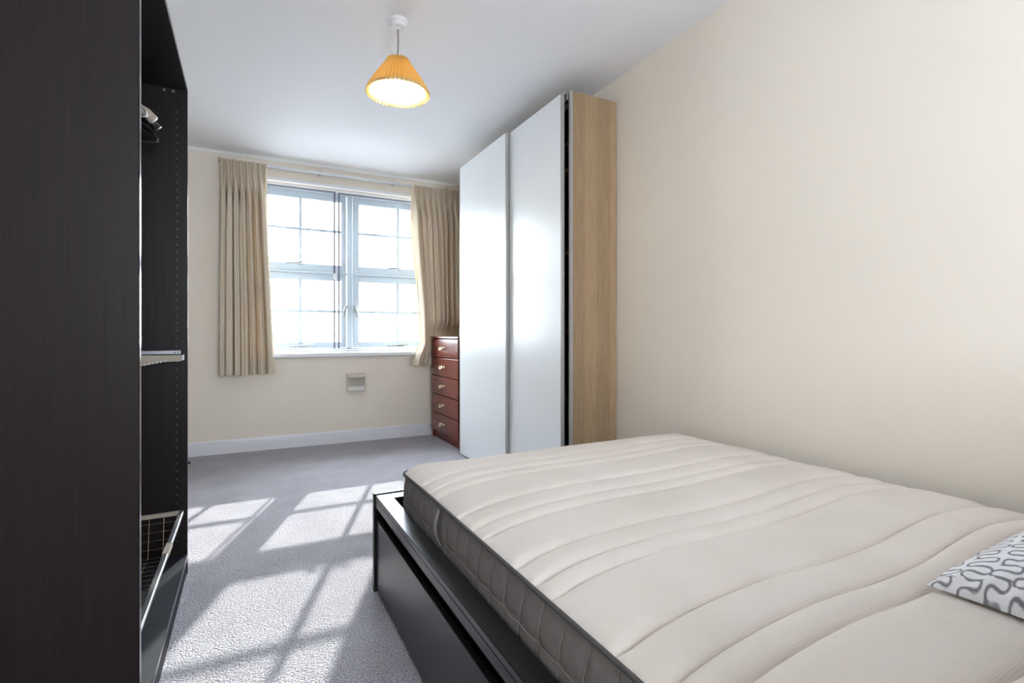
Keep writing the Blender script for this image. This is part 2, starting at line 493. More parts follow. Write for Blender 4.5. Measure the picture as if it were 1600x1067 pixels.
c1 = casement(0.012, 0.846, 1.582, 2.318, 0.075, 0.800, 1.650, 2.255, 0.437, 1.972)
c2 = casement(0.906, 1.738, 1.582, 2.318, 0.968, 1.690, 1.650, 2.255, 1.352, 1.972)
c3 = casement(0.012, 0.846, 0.858, 1.560, 0.075, 0.800, 0.915, 1.498, 0.437, 1.206)
c4 = casement(0.906, 1.738, 0.858, 1.560, 0.968, 1.690, 0.915, 1.498, 1.352, 1.206)
stay(0.425, 1.632, c1, 1); stay(1.36, 1.632, c2, 0.2)
stay(0.46, 0.862, c3, 0.3); stay(1.36, 0.862, c4, 0.2)
for xh, c, s in ((0.836, c3, -1), (0.925, c4, 1)):
    mb = MB()
    mb.box(xh - 0.010, xh + 0.010, YW - 0.026, YW - 0.019, 1.20, 1.265, 0.002)
    mb.tube([(xh, YW - 0.02, 1.245), (xh, YW - 0.05, 1.245)], 0.009, 10)
    mb.tube([(xh - s * 0.006, YW - 0.05, 1.262), (xh + s * 0.008, YW - 0.052, 1.225), (xh + s * 0.022, YW - 0.058, 1.155)], [0.012, 0.011, 0.006], 10)
    o = mb.build('lever_handle', 'bronze', c, True)
    o['label'] = 'metal lever handle'

# ------------------------------------------------------------------ window 2: secondary glazing
YS = 5.040
w2 = struct(thing('window_2', (0.875, YS, 0.826)), 'slim white secondary glazing with two sliding panels', 'window')
mb = MB()
mb.box(WX0, WX0 + 0.03, YS - 0.028, YS + 0.035, 0.826, 2.345, 0.002).box(WX1 - 0.03, WX1, YS - 0.028, YS + 0.035, 0.826, 2.345, 0.002)
mb.box(WX0 + 0.03, WX1 - 0.03, YS - 0.028, YS + 0.035, 2.328, 2.345, 0.002).box(WX0 + 0.03, WX1 - 0.03, YS - 0.028, YS + 0.035, 0.826, 0.842, 0.002)
mb.build('subframe', 'gloss_white', w2)
for zz in (0.842, 2.322):
    mb = MB()
    for yy in (YS - 0.022, YS, YS + 0.022):
        mb.box(WX0 + 0.03, WX1 - 0.03, yy - 0.0015, yy + 0.0015, zz, zz + 0.010)
    o = mb.build('track', 'aluminium', w2)
# timber bead round the opening on the room side
mb = MB()
mb.box(WX0 - 0.0, WX1, YF - 0.004, YF + 0.010, 2.316, 2.345, 0.003)
mb.build('head_bead', 'gloss_white', w2)


def panel(x0, x1, y, stile_at):
    mb = MB()
    z0, z1 = 0.846, 2.326
    t_ = 0.016
    mb.box(x0, x0 + t_, y - 0.008, y + 0.008, z0, z1, 0.0015).box(x1 - t_, x1, y - 0.008, y + 0.008, z0, z1, 0.0015)
    mb.box(x0 + t_, x1 - t_, y - 0.008, y + 0.008, z0, z0 + 0.012, 0.0015).box(x0 + t_, x1 - t_, y - 0.008, y + 0.008, z1 - 0.012, z1, 0.0015)
    p = mb.build('sliding_panel', 'grey_aluminium', w2)
    BX(x0 + 0.014, x1 - 0.014, y - 0.002, y + 0.002, z0 + 0.010, z1 - 0.010).build('pane', 'clear_glass', p)
    return p


pl = panel(0.002, 0.731, YS - 0.011, 'r')
pr = panel(0.757, 1.748, YS + 0.011, 'l')
BX(0.706, 0.742, YS - 0.032, YS - 0.0195, 1.490, 1.555, 0.004).build('handle', 'gloss_white', pl)

# ------------------------------------------------------------------ added window behind the camera, brightens the near end
w3 = struct(thing('added_window', (0.55, YB - 0.05, RZ0_)), 'added white window behind the camera, there to let in fill light', 'window')
mb = MB()
for a, b_ in ((RX0_, RX0_ + 0.05), (0.52, 0.58), (RX1_ - 0.05, RX1_)):
    mb.box(a, b_, YB - 0.08, YB - 0.03, RZ0_, RZ1_, 0.003)
for a, b_ in ((RX0_ + 0.05, 0.52), (0.58, RX1_ - 0.05)):
    mb.box(a, b_, YB - 0.08, YB - 0.03, RZ0_, RZ0_ + 0.05, 0.003).box(a, b_, YB - 0.08, YB - 0.03, RZ1_ - 0.05, RZ1_, 0.003)
mb.build('frame', 'gloss_white', w3)
for a, b_ in ((RX0_ + 0.05, 0.52), (0.58, RX1_ - 0.05)):
    BX(a, b_, YB - 0.057, YB - 0.053, RZ0_ + 0.05, RZ1_ - 0.05).build('pane', 'clear_glass', w3)

# ------------------------------------------------------------------ outside
gnd = BX(-80, 80, 5.6, 150, -3.1, -3.0).build('ground_outside', 'outside_ground')
struct(gnd, 'pale ground outside the window', 'ground')
bld = thing('building', (-5.1, 16.0, -3.0), 'washed-out pale building seen through the left window panes', 'building')
BX(-12, 1.9, 16.0, 24.0, -3.0, 7.5).build('wall', 'facade', bld)
BX(-12.2, 2.05, 15.85, 24.2, 7.5, 7.8, 0.03).build('parapet', 'facade', bld)
for r in range(9):
    BX(-12, 1.9, 15.965, 16.0, -2.2 + r * 1.05, -2.12 + r * 1.05).build('string_course', 'facade', bld)
for r in range(3):
    for c in range(4):
        x = 0.2 - c * 2.7; z = -1.6 + r * 2.9
        f = BX(x - 0.6, x + 0.6, 15.93, 16.0, z, z + 1.5, 0.01).build('window', 'facade_trim', bld)
        BX(x - 0.52, x - 0.03, 15.915, 15.93, z + 0.08, z + 1.42).build('pane', 'facade', f)
        BX(x + 0.03, x + 0.52, 15.915, 15.93, z + 0.08, z + 1.42).build('pane', 'facade', f)

# ------------------------------------------------------------------ curtains and track
tr_ = thing('curtain_track', (0.85, 4.80, 2.40), 'slim white curtain track with small brackets above the window', 'curtain track')
mb = MB()
mb.box(-0.205, 1.93, 4.795, 4.807, 2.402, 2.424, 0.003).box(-0.205, 1.93, 4.789, 4.813, 2.400, 2.405, 0.001)
mb.build('rail', 'aluminium', tr_)
BX(-0.212, -0.200, 4.786, 4.816, 2.394, 2.430, 0.003).build('end_stop', 'bronze', tr_)
for xb in (-0.10, 0.57, 1.22, 1.75):
    mb = MB()
    mb.box(xb - 0.012, xb + 0.012, 4.805, YF, 2.408, 2.440, 0.002)
    mb.tube([(xb, 4.789, 2.398), (xb, 4.789, 2.378)], [0.010, 0.005], 8)
    mb.build('bracket', 'steel', tr_)


def smooth(a, b, x):
    t_ = min(1, max(0, (x - a) / (b - a)))
    return t_ * t_ * (3 - 2 * t_)


def curtain(label, ftop, fbot, edge, zt, zb, yc, nf, seed, lead):
    """ftop/fbot: (x0,x1) at the heading and hem; edge(v): extra shift of the leading edge"""
    rnd = random.Random(seed)
    amp = [0.65 + 0.75 * rnd.random() for _ in range(nf + 2)]
    ph = [rnd.uniform(-0.10, 0.10) for _ in range(nf + 2)]
    root = thing('curtain', ((ftop[0] + ftop[1]) / 2, yc, zb), label, 'curtain', 'pair of beige pleated curtains')

    def P(u, v, back=0.0):
        # v 0 top .. 1 hem
        z = zt + (zb - zt) * v
        d = (zt - z)
        k = u * nf
        i = int(min(k, nf - 1e-6)); fr_ = k - i
        a = amp[i] * (1 - fr_) + amp[i + 1] * fr_
        p = ph[i] * (1 - fr_) + ph[i + 1] * fr_
        th = 2 * PI * (k + p * smooth(0.05, 0.5, v) * 2)
        A = (0.012 + 0.004 * smooth(0, 0.03, d)) if d < 0.075 else 0.016 + 0.036 * smooth(0.075, 0.36, d)
        A *= a
        if d < 0.09:          # pencil pleats in the heading
            A = 0.014 * (0.6 + 0.4 * a)
            th2 = 3 * th
            y = yc - A * math.sin(th2) * 0.5 - A * math.sin(th) * 0.9
        else:
            q_ = smooth(0.09, 0.30, d)
            y = yc - A * (math.sin(th) * (1 - q_) + q_ * (2.0 * abs(math.sin(th / 2)) ** 1.2 - 1.0 + 0.18 * math.sin(3 * th + i))) - 0.010 * (1 - smooth(0.09, 0.25, d)) * 0.5 * math.sin(3 * th) * (1 - smooth(0.09, 0.2, d))
        w = smooth(0.0, 1.0, v)
        x0 = ftop[0] + (fbot[0] - ftop[0]) * w; x1 = ftop[1] + (fbot[1] - ftop[1]) * w
        e = edge(v)
        uu = u if lead == 'r' else 1 - u
        x = x0 + (x1 - x0) * u + e * uu ** 6
        x -= 0.22 * A * math.sin(th) * smooth(0.05, 0.25, v)
        y += 0.004 * math.sin(9 * v + 5 * u) * v
        if x > 1.53:          # squeezed between chest and wall lower down
            q = smooth(1.12, 0.99, z) * smooth(1.53, 1.56, x)
            y = y * (1 - q) + q * (4.832 + (y - yc) * 0.33)
        return (x, y + back, z)
    nu, nv = nf * 30, 60
    fb = MB().grid(lambda u, v: P(u, v), nu, nv).build('face_fabric', 'curtain_cloth', root, True, False)
    ed = 0.025

    def L(u, v):
        # lining: just behind the face, turned out a little past the leading edge
        q = P(min(1, max(0, u)), 0.02 + v * 0.965, 0.007)
        return q
    lb = MB().grid(L, nu, nv).build('lining', 'lining_cloth', root, True, False)
    # turned side hem along the leading edge
    ue = 1.0 if lead == 'r' else 0.0
    s = 1 if lead == 'r' else -1
    hm = MB().grid(lambda u, v: (P(ue, v)[0] + s * 0.001 + s * 0.016 * math.sin(u * PI), P(ue, v)[1] + 0.036 * u, P(ue, v)[2]), 6, nv)
    hm.build('turned_edge', 'lining_cloth', root, True, False)
    # heading tape with stitched gathers
    MB().grid(lambda u, v: (P(u, 0.012 + v * 0.03)[0], P(u, 0.012 + v * 0.03)[1] + 0.012, P(u, 0.012 + v * 0.03)[2]), nu, 3).build('heading_tape', 'lining_cloth', root, True, False)
    for k in range(nf + 1):
        u = min(0.985, 0.015 + k / nf)
        q = P(u, 0.01)
        MB().tube([(q[0], q[1] + 0.006, zt - 0.045), (q[0], 4.80, zt - 0.02), (q[0], 4.80, 2.404)], 0.0025, 6).build('hook', 'white_plastic', root)
    return root


curtain('beige pleated curtain drawn to the left of the window', (-0.20, 0.128), (-0.213, 0.185), lambda v: 0.012 * smooth(0.75, 1, v), 2.418, 0.655, 4.772, 7, 3, 'r')
curtain('beige pleated curtain behind the red-brown chest of drawers', (1.405, 1.925), (1.475, 1.925), lambda v: 0.025 * smooth(0.3, 0.75, v) - 0.105 * smooth(0.86, 0.985, v), 2.412, 0.69, 4.772, 9, 11, 'l')

# ------------------------------------------------------------------ wall vent box under the window
v_ = thing('wall_vent', (0.885, YF, 0.465), 'small cream louvred box fixed on the wall under the window', 'wall vent')
mb = MB(); mb.box(0.806, 0.966, YF - 0.045, YF, 0.466, 0.628, 0.004); mb.build('body', 'vent_cream', v_)
mb = MB(); mb.prism([(YF - 0.066, 0.596), (YF - 0.045, 0.628), (YF - 0.045, 0.596)], 'x', 0.808, 0.964); mb.build('hood', 'vent_cream', v_)
BX(0.816, 0.958, YF - 0.056, YF - 0.044, 0.472, 0.514, 0.003).build('cover', 'vent_pale', v_)
for k in range(6):
    z = 0.520 + k * 0.0125
    MB().prism([(YF - 0.056, z), (YF - 0.045, z + 0.009), (YF - 0.044, z + 0.009), (YF - 0.054, z)], 'x', 0.816, 0.958).build('slat', 'vent_cream', v_)

# ------------------------------------------------------------------ chest of drawers
CX, CY0, CY1, CH = 1.585, 4.07, 4.785, 0.968
ch = thing('chest_of_drawers', (1.75, 4.435, 0), 'tall red-brown five-drawer chest beside the white wardrobe', 'chest of drawers')
XB = XR - 0.02
BX(CX + 0.016, XB, CY0, CY0 + 0.016, 0.0, CH - 0.018, 0.001).build('side_panel', 'mahogany', ch)
BX(CX + 0.016, XB, CY1 - 0.016, CY1, 0.0, CH - 0.018, 0.001).build('side_panel', 'mahogany', ch)
BX(CX - 0.004, XB, CY0 - 0.008, CY1 + 0.010, CH - 0.018, CH, 0.004, 2).build('top', 'mahogany', ch)
BX(CX + 0.035, CX + 0.050, CY0 + 0.016, CY1 - 0.016, 0.0, 0.075).build('plinth', 'mahogany', ch)
BX(XB - 0.006, XB, CY0 + 0.016, CY1 - 0.016, 0.03, CH - 0.018).build('back_panel', 'mahogany', ch)
dz = (CH - 0.022 - 0.078) / 5
for k in range(5):
    z0 = 0.078 + k * dz
    d = BX(CX, CX + 0.016, CY0 + 0.004, CY1 - 0.004, z0 + 0.003, z0 + dz - 0.003, 0.003, 2).build('drawer', 'mahogany', ch)
    zc, yc = z0 + dz * 0.52, 4.435
    mb = MB()
    for s in (-1, 1):
        y = yc + s * 0.034
        mb.tube([(CX + 0.001, y, zc), (CX - 0.010, y, zc)], [0.014, 0.010], 12)
        mb.tube([(CX - 0.008, y, zc), (CX - 0.024, y, zc)], 0.006, 8)
    bow = [(CX - 0.022 - 0.012 * math.sin(a), yc + 0.040 * math.cos(a), zc + 0.004 - 0.018 * math.sin(a)) for a in np.linspace(-0.2, PI + 0.2, 11)]
    mb.tube(bow, [0.004, 0.005, 0.006, 0.006, 0.008, 0.010, 0.008, 0.006, 0.006, 0.005, 0.004], 8)
    hd = mb.build('handle', 'brass', d, True)
    hd['label'] = 'small brass bow handle'

# ------------------------------------------------------------------ tall wardrobe with sliding doors
wr = thing('sliding_wardrobe', (1.77, 3.17, 0), 'tall oak wardrobe with two white sliding doors', 'wardrobe')
A0, A1, HT = 2.405, 3.925, 2.36
XF = 1.628
XBK = XR - 0.004
BX(XF, XBK, A0, A0 + 0.018, 0, HT, 0.001).build('side_panel', 'oak', wr)
BX(XF, XBK, A1 - 0.018, A1, 0, HT, 0.001).build('side_panel', 'oak', wr)
BX(XF, XBK, 3.155, 3.173, 0.06, HT - 0.018).build('divider', 'shelf_wood', wr)
BX(XF, XBK, A0 + 0.018, A1 - 0.018, HT - 0.018, HT).build('top_panel', 'oak', wr)
BX(XF, XBK, A0 + 0.018, A1 - 0.018, 0.05, 0.07).build('bottom_panel', 'oak', wr)
BX(XBK - 0.008, XBK, A0 + 0.018, A1 - 0.018, 0.07, HT - 0.018).build('back_panel', 'shelf_wood', wr)
BX(XF + 0.02, XF + 0.036, A0 + 0.018, A1 - 0.018, 0.0, 0.05).build('plinth', 'oak', wr)
for z in (0.32, 0.60, 1.0, 1.45, 1.93, 2.08):
    for a, b_ in ((A0 + 0.018, 3.155), (3.173, A1 - 0.018)):
        BX(XF + 0.012, XBK - 0.008, a, b_, z, z + 0.018).build('shelf', 'shelf_wood', wr)
for a in (A0 - 0.001, A1 - 0.017):
    BX(XF - 0.018, XF, a, a + 0.018, 0.0, HT, 0.002).build('edge_strip', 'door_edge', wr)
mb = MB()
mb.box(1.594, XF, A0 + 0.018, A1 - 0.018, HT - 0.012, HT).box(1.600, 1.606, A0 + 0.018, A1 - 0.018, HT - 0.05, HT - 0.012)
mb.box(XF - 0.012, XF, A0 + 0.018, A1 - 0.018, HT - 0.085, HT - 0.055)
mb.build('top_track', 'steel', wr)
BX(1.594, XF, A0 + 0.018, A1 - 0.018, 0.0, 0.035).build('bottom_track', 'steel', wr)


def sdoor(x0, x1, y0, y1, z0, z1):
    d = BX(x0, x1, y0 + 0.012, y1 - 0.012, z0, z1, 0.001).build('sliding_door', 'door_white', wr)
    BX(x0 - 0.0008, x1, y0, y0 + 0.0135, z0, z1, 0.001).build('edge_strip', 'door_edge', d)
    BX(x0 - 0.0008, x1, y1 - 0.0135, y1, z0, z1, 0.001).build('edge_strip', 'door_edge', d)
    return d


sdoor(1.549, 1.567, 3.085, 3.940, 0.012, 2.352)
sdoor(1.576, 1.594, 2.440, 3.230, 0.012, 2.352)

# ------------------------------------------------------------------ open black wardrobe
ow = thing('open_wardrobe', (-0.51, 1.98, 0), 'black-brown wardrobe standing open without doors', 'wardrobe')
B0, B1, HO, XO = 1.440, 2.512, 2.012, -0.222
XK = XL + 0.004
BX(XK, XO, B0, B0 + 0.019, 0, HO, 0.0012).build('side_panel', 'black_brown', ow)
BX(XK, XO, B1 - 0.019, B1, 0, HO, 0.0012).build('side_panel', 'black_brown', ow)
BX(XK, XO, B0 + 0.019, B1 - 0.019, HO - 0.019, HO, 0.0012).build('top_panel', 'black_brown', ow)
BX(XK, XO, B0 + 0.019, B1 - 0.019, 0.064, 0.083, 0.0012).build('bottom_panel', 'wardrobe_base', ow)
BX(XO - 0.020, XO - 0.002, B0 + 0.019, B1 - 0.019, 0.0, 0.064).build('plinth', 'wardrobe_base', ow)
BX(XK, XK + 0.006, B0 + 0.019, B1 - 0.019, 0.083, HO - 0.019).build('back_panel', 'black_brown', ow)
for a in (B0, B1 - 0.019):
    BX(XO, XO + 0.0012, a, a + 0.019, 0, HO).build('edge_band', 'edge_gloss', ow)
BX(XO, XO + 0.0012, B0 + 0.019, B1 - 0.019, HO - 0.019, HO).build('edge_band', 'edge_gloss', ow)
BX(XO, XO + 0.0012, B0 + 0.019, B1 - 0.019, 0.064, 0.083).build('edge_band', 'edge_gloss', ow)
MB().tube([(-0.51, B0 + 0.019, 1.90), (-0.51, B1 - 0.019, 1.90)], 0.013, 12).build('clothes_rail', 'steel', ow, True)
mb = MB()
for k in range(56):
    z = 0.14 + k * 0.032
    for x in (-0.258,):
        y = B1 - 0.0192
        n = 6
        mb.add([(x + 0.0026 * math.cos(2 * PI * i / n), y, z + 0.0026 * math.sin(2 * PI * i / n)) for i in range(n)], [tuple(range(n))])
o = mb.build('shelf_pin_holes', 'pin_hole', ow); o['kind'] = 'stuff'
for x in (-0.27, -0.30):
    MB().tube([(x, B1 - 0.019, 1.978), (x, B1 - 0.028, 1.978)], 0.006, 10).build('fitting', 'brass', ow)

# clothes hangers
HANG = [
    ('black moulded hanger with broad shoulders inside the open wardrobe', 'black_plastic', 2.28, 0.02, 0.215, 0.0095, 0.085),
    ('pale wooden hanger with a rounded shoulder inside the open wardrobe', 'cream_plastic', 2.16, 0.05, 0.218, 0.010, 0.095),
    ('thin white wire hanger hanging nearest in the open wardrobe', 'steel', 2.05, -0.04, 0.215, 0.0030, 0.115),
    ('slim black hanger hanging furthest back in the open wardrobe', 'black_plastic', 2.36, -0.05, 0.205, 0.0060, 0.10),
]
for label, mat, y, tw, half, r, drop in HANG:
    h = thing('clothes_hanger', (-0.51, y, 1.70), label, 'hanger', 'hangers on the wardrobe rail')
    def Q(dx, z, dy=0.0):
        return (-0.51 + dx * math.cos(tw), y + dx * math.sin(tw) + dy, z)
    # hook over the rail
    hk = [Q(0.016 * math.cos(a), 1.900 + 0.0165 * math.sin(a)) for a in np.linspace(-0.3, PI, 9)]
    hk += [Q(-0.014, 1.885), Q(0, 1.868), Q(0, 1.845)]
    MB().tube(hk, 0.0018, 6).build('hook', 'steel', h, True)
    zt = 1.846
    sh = []
    for q in np.linspace(-1, 1, 21):
        a = abs(q)
        sh.append(Q(q * half, zt - drop * (a ** 1.25) - (0.012 if a > 0.95 else 0)))
    if r > 0.008:
        MB().tube(sh, [r * (0.8 + 0.9 * abs(q)) for q in np.linspace(-1, 1, 21)], 10).build('shoulder', mat, h, True)
        MB().tube([Q(-half * 0.93, zt - drop * 0.95), Q(half * 0.93, zt - drop * 0.95)], 0.0045, 8).build('bar', mat, h, True)
    else:
        lo = [Q(q * half * 0.98, zt - drop - 0.035 + 0.006 * abs(q)) for q in (0.97, 0.5, 0, -0.5, -0.97)]
        MB().tube(sh + [Q(half * 1.01, zt - drop - 0.026)] + lo + [Q(-half * 1.01, zt - drop - 0.026)], r, 8, True).build('loop', mat, h, True)

# pull-out trouser rack on the far side panel
rk = thing('pull_out_rack', (-0.45, 2.475, 0.86), 'grey and beige pull-out rack inside the open wardrobe', 'rack')
YP = B1 - 0.019
BX(-0.760, -0.243, YP - 0.014, YP, 0.908, 0.924, 0.0015).build('runner', 'steel', rk)
MB().prism([(-0.760, 0.905), (-0.236, 0.905), (-0.232, 0.895), (-0.236, 0.884), (-0.243, 0.880), (-0.305, 0.878), (-0.350, 0.868), (-0.395, 0.860), (-0.760, 0.836)], 'y', YP - 0.030, YP - 0.002).build('arm', 'cream_plastic', rk)
BX(-0.2365, -0.2315, YP - 0.031, YP - 0.001, 0.884, 0.906, 0.001).build('end_cap', 'white_plastic', rk)
for k in range(9):
    x = -0.292 - k * 0.0135; z = 0.884 - k * 0.0026
    MB().tube([(x, YP - 0.029, z), (x - 0.002, YP - 0.044, z - 0.004)], [0.0028, 0.0022], 8).build('peg', 'white_plastic', rk)
for x in (-0.252, -0.263):
    MB().tube([(x, YP - 0.013, 0.916), (x, YP - 0.0155, 0.916)], 0.003, 8).build('screw', 'dark_seal', rk)

# wire basket
bk = thing('wire_basket', (-0.5, 1.97, 0.083), 'wire pull-out basket with a metal rim in the open wardrobe', 'basket')
R0, R1, RX0, RX1, RZ = B0 + 0.030, B1 - 0.030, -0.780, -0.233, 0.262
q0, q1, qx0, qx1, qz = R0 + 0.05, R1 - 0.035, -0.74, -0.300, 0.104
mb = MB()
BX(RX0, RX1, R1 - 0.010, R1 + 0.008, RZ - 0.010, RZ + 0.006, 0.002).build('side_rim', 'cream_plastic', bk)
BX(RX0, RX1, R0 - 0.008, R0 + 0.010, RZ - 0.010, RZ + 0.006, 0.002).build('side_rim', 'cream_plastic', bk)
mb = MB()
BX(RX1 - 0.016, RX1, R0, R1, RZ - 0.008, RZ + 0.006, 0.002).build('front_rim', 'steel', bk)
BX(RX0, RX0 + 0.016, R0, R1, RZ - 0.008, RZ + 0.006, 0.002).build('back_rim', 'steel', bk)
BX(RX1 - 0.018, RX1 + 0.002, 2.02, 2.12, RZ - 0.009, RZ + 0.007, 0.002).build('rim_clip', 'cream_plastic', bk)
mb = MB()
n = 22
wr_ = 0.0016
for i in range(n + 1):                      # wires running front to back
    y = q0 + (q1 - q0) * i / n
    mb.tube([(RX0 + 0.01, y, RZ), (qx0, y, qz), (qx1, y, qz), (RX1 - 0.012, y, RZ)], wr_, 5)
n = 9
for i in range(n + 1):                      # wires running side to side
    x = qx0 + (qx1 - qx0) * i / n
    mb.tube([(x, R0, RZ), (x, q0, qz + 0.002), (x, q1, qz + 0.002), (x, R1, RZ)], wr_, 5)
for k in range(1, 5):
    f = k / 5
    z = qz + (RZ - qz) * f
    ya, yb = q0 + (R0 - q0) * f, q1 + (R1 - q1) * f
    xa, xb = qx0 + (RX0 + 0.01 - qx0) * f, qx1 + (RX1 - 0.012 - qx1) * f
    mb.tube([(xa, ya, z), (xb, ya, z), (xb, yb, z), (xa, yb, z)], wr_, 5, True)
o = mb.build('wire_mesh', 'brass', bk)

# dark scrap on the carpet
mb = MB()
mb.tube([(-0.452, 4.605, 0.010), (-0.425, 4.60, 0.013), (-0.405, 4.595, 0.012), (-0.388, 4.592, 0.007)], [0.010, 0.012, 0.011, 0.006], 10)
mb.tube([(-0.56, 4.63, 0.005), (-0.50, 4.612, 0.005), (-0.448, 4.604, 0.009)], 0.004, 8)
tag(mb.build('cable_end', 'black_plastic', None, True, True, (-0.45, 4.605, 0.0)), 'small black cable end lying on the carpet behind the open wardrobe', 'cable')

# ------------------------------------------------------------------ bed frame
bd = thing('bed_frame', (1.18, 0.95, 0), 'black wooden storage bed frame along the cream wall', 'bed')
FX0, FX1, FY0, FY1, FZ = 0.430, 1.932, -0.14, 2.010, 0.372
BX(FX0, FX1, FY1 - 0.022, FY1, 0.0, FZ + 0.004, 0.0015).build('foot_panel', 'bed_black', bd)
BX(FX0, FX1, FY0 - 0.03, FY0, 0.0, 1.0, 0.0015).build('headboard', 'bed_black', bd)
for a, b_, fa in ((FX0 + 0.006, FX0 + 0.062, FX0 + 0.006), (FX1 - 0.062, FX1 - 0.006, FX1 - 0.022)):
    BX(a, b_, FY0, FY1 - 0.022, FZ - 0.018, FZ, 0.0015).build('side_ledge', 'bed_black', bd)
    BX(fa, fa + 0.016, FY0, FY1 - 0.022, FZ - 0.046, FZ - 0.0185, 0.001).build('side_rail', 'bed_black', bd)
    BX(a + 0.040, b_ - 0.002, FY0, FY1 - 0.022, 0.02, FZ - 0.018).build('inner_side', 'bed_black', bd)
BX(FX0 + 0.062, FX1 - 0.062, 1.925, FY1 - 0.022, FZ - 0.018, FZ, 0.001).build('foot_ledge', 'bed_black', bd)
for a, b_ in ((0.945, FY1 - 0.026), (FY0 + 0.004, 0.939)):
    BX(FX0 + 0.010, FX0 + 0.028, a, b_, 0.012, 0.276, 0.0015).build('drawer_front', 'bed_black', bd)
    BX(FX0 + 0.0285, FX0 + 0.040, a + 0.03, b_ - 0.03, 0.03, 0.22).build('drawer_box', 'bed_black', bd)
for k in range(16):
    y = FY0 + 0.06 + k * 0.127
    BX(FX0 + 0.064, FX1 - 0.064, y, y + 0.07, 0.262, 0.278).build('slat', 'shelf_wood', bd)

# ------------------------------------------------------------------ mattress
MX0, MX1, MY0, MY1 = 0.502, 1.882, -0.12, 1.885
MZB, MZP = 0.279, 0.487
mt = thing('mattress', (1.19, 0.88, MZB), 'cream quilted mattress with grey padded sides on the black bed', 'mattress')
GR = []
for trio, amp_g in (((1.632, 1.546, 1.475), 1.0), ((1.298, 1.203, 1.137), 0.95), ((0.966, 0.885, 0.820), 1.0), ((0.632, 0.538, 0.475), 0.75), ((0.300, 0.207, 0.143), 0.8), ((-0.03, -0.08, -0.12), 0)):
    GR += [(g, amp_g) for g in trio]


def wav(x):
    kx = np.linspace(0.40, 2.0, 321)
    ky = np.interp(kx, [0.4, 0.5, 0.6, 0.73, 0.87, 1.02, 1.2, 1.38, 1.55, 1.7, 1.9], [0.004, 0.003, 0.0, 0.004, 0.008, -0.003, 0.004, 0.026, 0.043, 0.032, 0.010])
    w_ = np.exp(-(np.arange(-24, 25) / 11.0) ** 2)
    ky = np.convolve(np.pad(ky, 24, mode='edge'), w_ / w_.sum(), mode='valid')
    return np.interp(x, kx, ky)


def rrect(t_, inset=0.0, rad=0.07):
    """point and outward normal at perimeter parameter t (0..1) of the rounded outline"""
    x0, x1, y0, y1 = MX0 + inset, MX1 - inset, MY0 + inset, MY1 - inset
    return x0, x1, y0, y1, rad


nx = 200
xs = np.linspace(0, 1, nx + 1)
yrows = list((1 - np.cos(np.linspace(0, PI, 24))) / 2 * 0.08 * 0.5) + list(np.linspace(0.04, 0.96, 210)) + list(1 - (1 - np.cos(np.linspace(0, PI, 24))) / 2 * 0.04)
for g, _ in GR:
    for q in (0, 1.2, 2.5, 4, 6, 8.5, 12, 17, 23):
        for sg in (-1, 1):
            yrows.append((g + sg * q / 1000 - MY0) / (MY1 - MY0))
yrows = sorted(v for v in yrows if 0 <= v <= 1)
keep = [0.0]
for v in yrows:
    if v - keep[-1] > 0.0004: keep.append(v)
if keep[-1] < 1: keep[-1] = 1.0
ys = np.array(keep); ny = len(ys) - 1
# denser near the edges
def dens(u):
    return u - 0.35 * np.sin(2 * PI * u) / (2 * PI)
U, V = np.meshgrid(dens(xs), ys)
RC = 0.075
# map unit square to rounded rectangle by pulling the corners in
X = MX0 + (MX1 - MX0) * U; Y = MY0 + (MY1 - MY0) * V
dx = np.minimum(X - MX0, MX1 - X); dy = np.minimum(Y - MY0, MY1 - Y)
cx_ = np.clip(RC - dx, 0, RC); cy_ = np.clip(RC - dy, 0, RC)
far = np.maximum(cx_, cy_); rad = np.sqrt(cx_ ** 2 + cy_ ** 2) + 1e-9
sc = np.where(rad > 0, far / rad, 1.0)
sx_ = np.where(X < (MX0 + MX1) / 2, 1, -1); sy_ = np.where(Y < (MY0 + MY1) / 2, 1, -1)
X = X + sx_ * cx_ * (1 - sc); Y = Y + sy_ * cy_ * (1 - sc)
ed = np.minimum(np.minimum(X - MX0, MX1 - X), np.minimum(Y - MY0, MY1 - Y))
ed = np.where(far > 0, RC - far, ed)
ed = np.clip(ed, 0, None)
crown = 0.050 * (1 - np.exp(-ed / 0.085)) + 0.006 * (1 - np.exp(-ed / 0.012))
dep = np.zeros_like(X)
Y0 = Y.copy()
ef = np.clip(np.minimum(Y - MY0, MY1 - Y) / 0.2, 0, 1); ef = ef * ef * (3 - 2 * ef)
Y = Y + 0.95 * wav(X) * ef                 # the mesh rows follow the quilting waves
for k, (g, s) in enumerate(GR):
    d = Y0 - g
    dep += 0.019 * np.exp(-np.abs(d) / 0.014) + 0.006 * np.exp(-(d / 0.005) ** 2)
puff = 0.0025 * np.sin(7.1 * X + 3 * Y) * np.sin(5.3 * Y - 2 * X)
fade = np.clip(ed / 0.03, 0.0, 1)
# short gathers along the left edge, by the piping
gath = 0.0022 * np.sin(Y * 2 * PI / 0.043 + 2 * np.sin(Y * 9)) * np.exp(-ed / 0.05) * np.clip(ed / 0.01, 0, 1)
sag = -0.008 * np.clip((Y - 1.45) / 0.45, 0, 1) ** 2
Z = MZP + crown - dep * fade + puff * fade + gath + sag
vs = np.stack([X, Y, Z], -1).reshape(-1, 3)
mb = MB(); mb.v = [tuple(p) for p in vs.tolist()]
mb.f = [(j * (nx + 1) + i, j * (nx + 1) + i + 1, (j + 1) * (nx + 1) + i + 1, (j + 1) * (nx + 1) + i) for j in range(ny) for i in range(nx)]
mb.build('top_cover', 'mattress_knit', mt, True, False)

